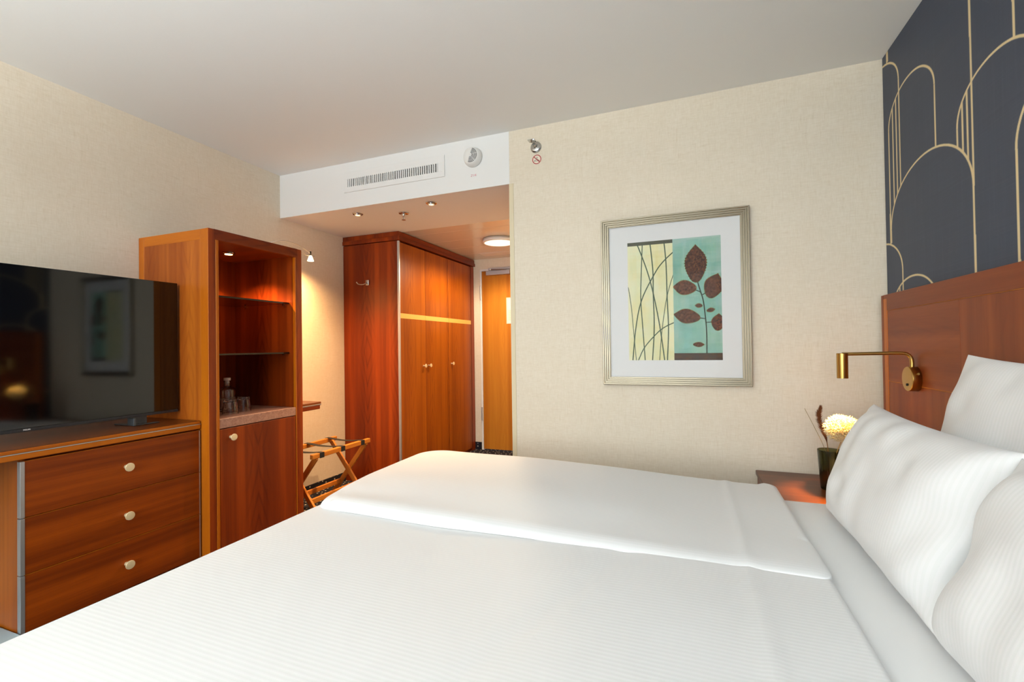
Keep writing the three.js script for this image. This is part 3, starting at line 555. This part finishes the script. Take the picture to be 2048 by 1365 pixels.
  path([[332, 96], [250, 160], [180, 270], [92, 430], [50, 640], [28, 868]], 8);
  path([[332, 260], [290, 380], [262, 540], [240, 700], [226, 868]], 5);
  path([[2, 330], [20, 440], [30, 560], [40, 700], [54, 868]], 5);
  path([[332, 600], [260, 626], [180, 700], [110, 778], [70, 868]], 7);
  g.restore();
  const t = new THREE.CanvasTexture(cv); t.colorSpace = THREE.SRGBColorSpace;
  const pg = new THREE.PlaneGeometry(0.465, 0.64); pg.translate(-0.0645, 1.394, zb + 0.0098);
  mesh('print', pg, std({ map: t, roughness: 0.75 }), f);
  mesh('glass', bx(x0 + 0.04, x1 - 0.04, y0 + 0.04, y1 - 0.04, zb + 0.0115, zb + 0.0125), phys({ color: '#ffffff', roughness: 0.05, transmission: 1, thickness: 0, ior: 1.3, specularIntensity: 0.08 }), f);
}
// ------------------------------------------------------------------ headboard, reading lamp, nightstand
{
  const h = thing('headboard', 'wide cherry headboard panel behind the pillows', 'headboard'), xf = 0.816, xb = XR - 0.009, z0 = -2.505, z1 = 0.35, y1 = 1.363;
  mesh('core', bx(xf + 0.004, xb, 0.02, y1 - 0.004, z0 + 0.004, z1 - 0.004), M.headboard, h);
  mesh('edge_stile', bx(xf - 0.002, xb, 0, y1 - 0.001, z0, z0 + 0.022, 0.002), M.headboard, h);
  mesh('edge_stile', bx(xf - 0.0015, xf + 0.01, 0, 1.345, z0 + 0.0225, z0 + 0.058, 0.002), M.edge, h);
  mesh('top_rail', bx(xf - 0.001, xb, 1.2925, y1, z0 + 0.022, z1, 0.002, 'z'), M.headboard, h);
  const zs = [z0 + 0.0585, -1.881, -1.257, -0.633, -0.01, z1];
  for (let i = 0; i < zs.length - 1; i++) { mesh('panel', bx(xf, xf + 0.01, 0.987, 1.2905, zs[i] + 0.0006, zs[i + 1] - 0.0006, 0.001, i ? 'y' : 'z'), M.headboard, h); mesh('panel', bx(xf, xf + 0.01, 0.02, 0.984, zs[i] + 0.0006, zs[i + 1] - 0.0006, 0.001), M.headboard, h); }
  mesh('inlay_line', bx(xf - 0.0004, xf + 0.01, 0.9845, 0.9865, z0 + 0.058, z1), M.beech, h);
  mesh('inlay_line', bx(xf - 0.0004, xf + 0.01, 1.291, 1.2922, z0 + 0.058, z1), M.beech, h);
}
{
  const l = thing('reading_lamp', 'brass swing-arm reading lamp mounted on the headboard', 'lamp'), x1 = 0.8155, x0 = 0.786, y = 1.013, z = -2.185, hx = 0.578;
  mesh('wall_disc', lathe([[0.0001, 0], [0.047, 0], [0.047, 0.027], [0.0455, 0.0295], [0.0001, 0.0295]], 56).rotateZ(Math.PI / 2).translate(x1, y, z), M.brass, l);
  mesh('switch_button', cyl(0.005, 0.005, 0.004, 20).rotateZ(Math.PI / 2).translate(x0 - 0.001, y - 0.022, z + 0.002), M.dark, l);
  mesh('set_screw', rod([0.803, y + 0.02, z + 0.04], [0.803, y + 0.022, z + 0.05], 0.004), M.brass, l);
  mesh('arm', tube([[0.802, y + 0.044, z], [0.802, y + 0.065, z], [0.798, y + 0.084, z], [0.785, y + 0.096, z], [0.766, y + 0.099, z], [0.70, y + 0.0985, z], [0.64, y + 0.0975, z], [hx, y + 0.0965, z]], 0.0068, 60, 14), M.brass, l);
  mesh('lamp_head', lathe([[0.0001, 0.1], [0.0185, 0.1], [0.0192, 0.099], [0.0192, 0.0], [0.0165, 0.0], [0.0165, 0.03], [0.0001, 0.03]], 40).translate(hx, y - 0.0, z), M.brass, l);
  mesh('lamp_face', cyl(0.014, 0.014, 0.004).translate(hx, y + 0.012, z), std({ color: '#ffe7b8', emissive: '#ffb860', emissiveIntensity: 6 }), l);
  const s = new THREE.SpotLight(new THREE.Color(1, 0.6, 0.2), 7.0, 0, 0.55, 0.6, 2); s.position.set(hx, y + 0.004, z); s.target.position.set(hx + 0.01, 0.5, z - 0.02); s.castShadow = true; scene.add(s, s.target);
}
{
  const n = thing('nightstand', 'dark brown wooden nightstand between bed and beige wall', 'nightstand');
  mesh('top', bx(0.306, 0.812, 0.507, 0.529, -2.558, -2.085, 0.003, 'x'), M.top, n);
  mesh('body', bx(0.33, 0.81, 0.06, 0.506, -2.55, -2.10, 0.002), M.cherry, n);
  const d = mesh('drawer', bx(0.312, 0.329, 0.33, 0.5, -2.545, -2.105, 0.002, 'z'), M.cherry, n);
  mesh('plinth', bx(0.36, 0.80, 0, 0.059, -2.54, -2.12), M.dark, n);
}
// vase of dried stems
const VX = 0.562, VZ = -2.315;
{
  const n = 30, prof = [[0.0001, 0], [0.034, 0], [0.0365, 0.004], [0.047, 0.165], [0.0465, 0.168], [0.045, 0.167], [0.0425, 0.165], [0.033, 0.016], [0.0001, 0.012]];
  const g = lathe(prof, n * 6), p = g.attributes.position;
  for (let i = 0; i < p.count; i++) { const x = p.getX(i), z = p.getZ(i), r = Math.hypot(x, z), a = Math.atan2(z, x); if (r > 0.0345 && p.getY(i) < 0.164) { const k = 1 - 0.028 * Math.abs(Math.sin(a * n / 2)) ; p.setX(i, x * k); p.setZ(i, z * k); } }
  g.computeVertexNormals();
  const v = single('ribbed_vase', g, M.vase, 'smoky ribbed glass vase on the nightstand', 'vase'); v.position.set(VX, 0.5295, VZ);
  // round dried flower head, made of many small petals
  const f = thing('dried_flower', 'round cream dried flower head glowing under the reading lamp', 'flower'), c = new THREE.Vector3(0.583, 0.805, -2.225), gs = [];
  const pet = new THREE.ConeGeometry(0.0042, 0.017, 4); pet.scale(1, 1, 0.45);
  const q = new THREE.Quaternion(), up = new THREE.Vector3(0, 1, 0), N = 1300;
  for (let i = 0; i < N; i++) {
    const y = 1 - 2 * (i + 0.5) / N, a = i * 2.399963, rr = Math.sqrt(1 - y * y), d = new THREE.Vector3(rr * Math.cos(a), y, rr * Math.sin(a)), R = i % 3 ? 0.05 + rnd() * 0.0125 : 0.022 + rnd() * 0.03;
    const g2 = pet.clone(); q.setFromUnitVectors(up, d.clone().add(new THREE.Vector3(rnd() - 0.5, rnd() - 0.5, rnd() - 0.5).multiplyScalar(1.6)).normalize());
    g2.applyQuaternion(q); g2.translate(c.x + d.x * R, c.y + d.y * R * 0.88, c.z + d.z * R); gs.push(g2);
  }
  const core = new THREE.SphereGeometry(0.018, 20, 14).translate(c.x, c.y, c.z);
  const petal = phys({ color: '#f6ecc4', roughness: 0.9, transmission: 0.6, thickness: 0 });
  const pm = mesh('petals', merge(gs), petal, f); pm.userData.kind = 'stuff';
  mesh('flower_core', core, phys({ color: '#f4e8bc', roughness: 1, transmission: 0.6, thickness: 0 }), f);
  mesh('stem', tube([[c.x, c.y - 0.045, c.z], [c.x - 0.006, 0.72, c.z - 0.03], [VX + 0.008, 0.63, VZ + 0.008], [VX + 0.004, 0.546, VZ]], 0.0018, 20, 6), std({ color: '#b89a58', roughness: 0.8 }), f);
  // brown plume
  const pl = thing('dried_plume', 'brown feathery grass plume in the ribbed vase', 'plume'), bs = [], axis = [[VX - 0.004, 0.55, VZ + 0.004], [VX - 0.008, 0.68, VZ + 0.008], [VX - 0.015, 0.74, VZ + 0.012], [VX - 0.034, 0.80, VZ + 0.014], [VX - 0.042, 0.845, VZ + 0.014], [VX - 0.036, 0.873, VZ + 0.012]];
  const cu = new THREE.CatmullRomCurve3(axis.map((a) => new THREE.Vector3(...a)));
  mesh('stem', new THREE.TubeGeometry(cu, 40, 0.0016, 6), std({ color: '#8a5a24', roughness: 0.8 }), pl);
  const bl = new THREE.ConeGeometry(0.0016, 0.022, 4);
  for (let i = 0; i < 420; i++) {
    const t = 0.36 + 0.64 * (i / 420), p0 = cu.getPoint(t), tg = cu.getTangent(t), s = Math.sin(Math.PI * Math.min(1, (t - 0.33) / 0.69));
    const d = new THREE.Vector3(rnd() - 0.5, rnd() - 0.5, rnd() - 0.5).normalize().multiplyScalar(0.75 * s + 0.12).add(tg).normalize(), g2 = bl.clone();
    q.setFromUnitVectors(up, d); g2.applyQuaternion(q); g2.translate(p0.x + d.x * 0.01, p0.y + d.y * 0.01, p0.z + d.z * 0.01); bs.push(g2);
  }
  const bm = mesh('bristles', merge(bs), std({ color: '#5e3413', roughness: 0.9 }), pl); bm.userData.kind = 'stuff';
  single('dry_stalk', tube([[VX + 0.012, 0.55, VZ - 0.006], [VX - 0.02, 0.70, VZ + 0.004], [VX - 0.06, 0.80, VZ + 0.006], [VX - 0.092, 0.872, VZ + 0.008]], 0.0011, 30, 6), std({ color: '#8f7a52', roughness: 0.9 }), 'thin bare dry stalk leaning left out of the ribbed vase', 'stalk');
}
// ------------------------------------------------------------------ added uplighter, unseen behind the camera, to brighten ceiling and room
{
  const l = thing('added_uplighter', 'added unseen white uplighter behind the camera, brightens the ceiling', 'lamp'), x = -1.3, z = 0.95; l.position.set(x, 0, z);
  mesh('base', lathe([[0.0001, 0], [0.14, 0], [0.14, 0.014], [0.03, 0.022], [0.012, 0.03], [0.0001, 0.03]], 40), M.alu, l);
  mesh('pole', rod([0, 0.025, 0], [0, 1.5, 0], 0.011), M.alu, l);
  mesh('bowl', lathe([[0.0001, 1.69], [0.05, 1.7], [0.12, 1.75], [0.15, 1.81], [0.146, 1.812], [0.115, 1.756], [0.048, 1.708], [0.0001, 1.7]], 48).translate(0, -0.2, 0), M.whitePaint, l);
  mesh('lamp_face', cyl(0.1, 0.1, 0.01, 40).translate(0, 1.565, 0), std({ color: '#ffffff', emissive: '#f4faff', emissiveIntensity: 3 }), l);
  const s = new THREE.SpotLight(new THREE.Color(0.94, 0.98, 0.985), 17.0, 0, 1.45, 0.2, 2); s.position.set(x, 1.63, z); s.target.position.set(x, 3, z); s.castShadow = true; s.shadow.radius = 5; scene.add(s, s.target);
}
// ------------------------------------------------------------------ bed
const smooth = (a, b, x) => { const t = Math.max(0, Math.min(1, (x - a) / (b - a))); return t * t * (3 - 2 * t); };
{
  const b = thing('bed', 'wide bed with white mattress against the headboard', 'bed');
  mesh('box_base', bx(-1.19, 0.80, 0.08, 0.34, -1.99, -0.33, 0.02), std({ color: '#8f8a82', roughness: 0.9 }), b);
  mesh('mattress', bx(-1.2, 0.808, 0.342, 0.571, -2.0, -0.32, 0.045), M.sheet, b);
  for (const [x, z] of [[-1.1, -1.9], [-1.1, -0.42], [0.7, -1.9], [0.7, -0.42]]) mesh('leg', cyl(0.025, 0.02, 0.08).translate(x, 0.04, z), M.dark, b);
}
const nearTop = (x, z) => 0.592 + 0.006 * Math.sin(x * 3.1 + 1) * Math.sin(z * 4 + 0.6) + 0.005 * (vn(x * 4 + 40, z * 4 + 40, 97, 97, 77) - 0.5) + 0.004 * Math.exp(-(((x - 0.135) / 0.018) ** 2)) - 0.003 * Math.exp(-(((x + 0.62 + z * 0.35) / 0.03) ** 2));
const farTop = (x, z) => 0.6 + 0.047 * smooth(0.3, -0.75, x) + 0.006 * Math.sin(x * 2.6 + 0.4) + 0.006 * (vn(x * 4 + 20, z * 5 + 20, 97, 97, 78) - 0.5) + 0.004 * Math.exp(-(((x - 0.135) / 0.016) ** 2));
// a duvet: rounded-rectangle outline, rings run in from the edge to a spine; the sides hang to low(x, z)
function duvet(x0, x1, z0, z1, rc, top, edge, low, fold, wide) {
  const pts = [], N = 520, per = []; // outline, clockwise
  const cs = [[x1 - rc[0], z0 + rc[0], rc[0], -Math.PI / 2], [x1 - rc[1], z1 - rc[1], rc[1], 0], [x0 + rc[2], z1 - rc[2], rc[2], Math.PI / 2], [x0 + rc[3], z0 + rc[3], rc[3], Math.PI]];
  for (const [cx, cz, r, a0] of cs) for (let i = 0; i <= 14; i++) { const a = a0 + i / 14 * Math.PI / 2; pts.push([cx + r * Math.cos(a), cz + r * Math.sin(a)]); }
  pts.push(pts[0]);
  let L = 0; const acc = [0]; for (let i = 1; i < pts.length; i++) { L += Math.hypot(pts[i][0] - pts[i - 1][0], pts[i][1] - pts[i - 1][1]); acc.push(L); }
  const out = []; for (let k = 0, i = 0; k < N; k++) { const s = k / N * L; while (acc[i + 1] < s) i++; const t = (s - acc[i]) / (acc[i + 1] - acc[i] || 1); out.push([pts[i][0] + (pts[i + 1][0] - pts[i][0]) * t, pts[i][1] + (pts[i + 1][1] - pts[i][1]) * t]); }
  const half = (z1 - z0) / 2, zm = (z0 + z1) / 2, sx0 = x0 + half, sx1 = x1 - half, rings = [], nIn = 46;
  const at = (k, t) => { const [x, z] = out[k], sx = Math.max(sx0, Math.min(sx1, x)); return [x + (sx - x) * t, z + (zm - z) * t]; };
  for (let j = 0; j <= nIn; j++) {
    const t = 1 - Math.pow(1 - j / nIn, 1) , tt = Math.pow(1 - t, 1.9), ring = [];      // tt: 1 at the spine, 0 at the edge
    for (let k = 0; k < N; k++) { const [x, z] = at(k, tt), d = tt * half, e = edge(out[k][0], out[k][1]), wd = wide ? wide(out[k][0], out[k][1]) : e; ring.push([x, top(x, z) - e * (1 - Math.sqrt(1 - Math.pow(Math.max(0, 1 - d / wd), 2))), z]); }
    rings.push(ring);
  }
  const nD = 14; for (let j = 1; j <= nD; j++) {
    const ring = []; for (let k = 0; k < N; k++) {
      const [x, z] = out[k], e = edge(x, z), yt = top(x, z) - e, yl = Math.min(low(x, z), yt), t = j / nD, sx = Math.max(sx0, Math.min(sx1, x)), nx = x - sx, nz = z - zm, nl = Math.hypot(nx, nz) || 1;
      const hang = Math.min(1, (yt - yl) / 0.2), f = (fold ? fold(k / N * L) : 0) * hang * t; ring.push([x + nx / nl * f, yt + (yl - yt) * t, z + nz / nl * f]);
    } rings.push(ring);
  }
  const pos = [], uv = [], idx = [];
  rings.forEach((ring, j) => ring.forEach(([x, y, z], k) => { pos.push(x, y, z); const drop = j > nIn ? rings[nIn][k][1] - y : 0; uv.push(z + (Math.abs(out[k][1] - z0) < 0.02 ? -drop : Math.abs(out[k][1] - z1) < 0.02 ? drop : 0), x); }));
  for (let j = 0; j < rings.length - 1; j++) for (let k = 0; k < N; k++) { const a = j * N + k, b = j * N + (k + 1) % N, c = a + N, d = b + N; idx.push(a, b, c, b, d, c); }
  const g = new THREE.BufferGeometry(); g.setAttribute('position', new THREE.Float32BufferAttribute(pos, 3)); g.setAttribute('uv', new THREE.Float32BufferAttribute(uv, 2)); g.setIndex(idx); g.computeVertexNormals();
  return g;
}
{
  const nf = (s) => 0.012 * Math.sin(s * 17) + 0.008 * Math.sin(s * 31 + 1);
  const near = duvet(-1.285, 0.317, -1.47, -0.25, [0.03, 0.05, 0.06, 0.06], nearTop, (x) => x > 0.28 ? 0.018 : 0.035, (x, z) => x > 0.25 ? 0.5715 : (x < -1.2 || z > -0.3) ? 0.28 : 0.5715, nf);
  single('duvet', near, M.cotton, 'white striped duvet on the near half of the bed', 'duvet', 'duvets on the bed');
  const hem = (x) => 0.012 + 0.03 * smooth(0.3, -0.7, x);
  const far = duvet(-1.262, 0.316, -2.062, -1.283, [0.04, 0.03, 0.05, 0.13], (x, z) => farTop(x, z) - 0.016 * smooth(-1.6, -1.3, z) * smooth(0.2, -0.6, x) + 0.004 * Math.sin(z * 30 + x * 9) * smooth(-1.5, -1.3, z) * smooth(-0.75, -1.2, x), (x, z) => z > -1.5 && x > -1.2 ? Math.min(0.026, hem(x)) : x > 0.28 ? 0.016 : 0.045,
    (x, z) => x > 0.25 ? 0.5715 : (z > -1.45 && x > -1.15) ? nearTop(x, z) + 0.001 : (z > -1.45 ? 0.5 : 0.3), nf, (x, z) => z > -1.5 && x > -1.2 ? 0.055 : x > 0.28 ? 0.02 : 0.05);
  single('duvet', far, M.cotton, 'white striped duvet on the far half of the bed by the wall', 'duvet', 'duvets on the bed');
}
// pillows: wide along z, leaning back in x; base = bottom edge centre, tip = top edge centre
function pillow(base, tip, width, thick, sd, label, flare = 0, rough = 1) {
  const n = 56, m = 40, A = new THREE.Vector3(...base), B = new THREE.Vector3(...tip), h = A.distanceTo(B), up = B.clone().sub(A).normalize();
  const wz = new THREE.Vector3(0, 0, -1), nrm = up.clone().cross(wz).normalize(); if (nrm.x > 0) nrm.negate();
  const C = A.clone().add(B).multiplyScalar(0.5), gs = [];
  for (const side of [1, -1]) {
    const pos = [], uv = [], idx = [];
    for (let j = 0; j <= m; j++) for (let i = 0; i <= n; i++) {
      const s = Math.sin((i / n - 0.5) * Math.PI), t = Math.sin((j / m - 0.5) * Math.PI);
      const px = s * width / 2 * (1 - 0.045 * (1 - t * t)) * (1 - flare * t), py = t * h / 2 * (1 - 0.07 * (1 - s * s));
      const b = Math.pow(Math.max(0, (1 - s ** 4) * (1 - t ** 4)), 0.55);
      const wr = (vn(px * 14 + 30, py * 14 + 30, 211, 211, sd) - 0.5) * 0.016 + 0.006 * Math.sin((px + py) * 26 + sd) * Math.exp(-((Math.abs(s) - 0.9) ** 2) * 22);
      const th = side * (thick / 2 * b + wr * rough * Math.min(1, b * 2.5));
      const P = C.clone().addScaledVector(wz, px).addScaledVector(up, py).addScaledVector(nrm, th);
      pos.push(P.x, P.y, P.z); uv.push(px, py);
    }
    for (let j = 0; j < m; j++) for (let i = 0; i < n; i++) { const a = j * (n + 1) + i, b = a + 1, c = a + n + 1, d = c + 1; side > 0 ? idx.push(a, c, b, b, c, d) : idx.push(a, b, c, b, d, c); }
    const g = new THREE.BufferGeometry(); g.setAttribute('position', new THREE.Float32BufferAttribute(pos, 3)); g.setAttribute('uv', new THREE.Float32BufferAttribute(uv, 2)); g.setIndex(idx); g.computeVertexNormals(); gs.push(g.toNonIndexed());
  }
  const g = mergeVertices(merge(gs), 1e-5); g.computeVertexNormals();
  return single('pillow', g, M.cotton, label, 'pillow', 'white pillows on the bed');
}
pillow([0.44, 0.585, -1.50], [0.582, 0.948, -1.50], 0.745, 0.15, 301, 'white pillow on the far side of the bed near the flower vase');
pillow([0.44, 0.585, -0.752], [0.572, 0.94, -0.752], 0.745, 0.16, 305, 'white pillow at the front right, nearest the camera');
pillow([0.605, 0.576, -1.265], [0.74, 1.118, -1.265], 0.87, 0.085, 309, 'large white pillow propped upright against the headboard', 0.075, 0.5);

renderer.render(scene, camera);
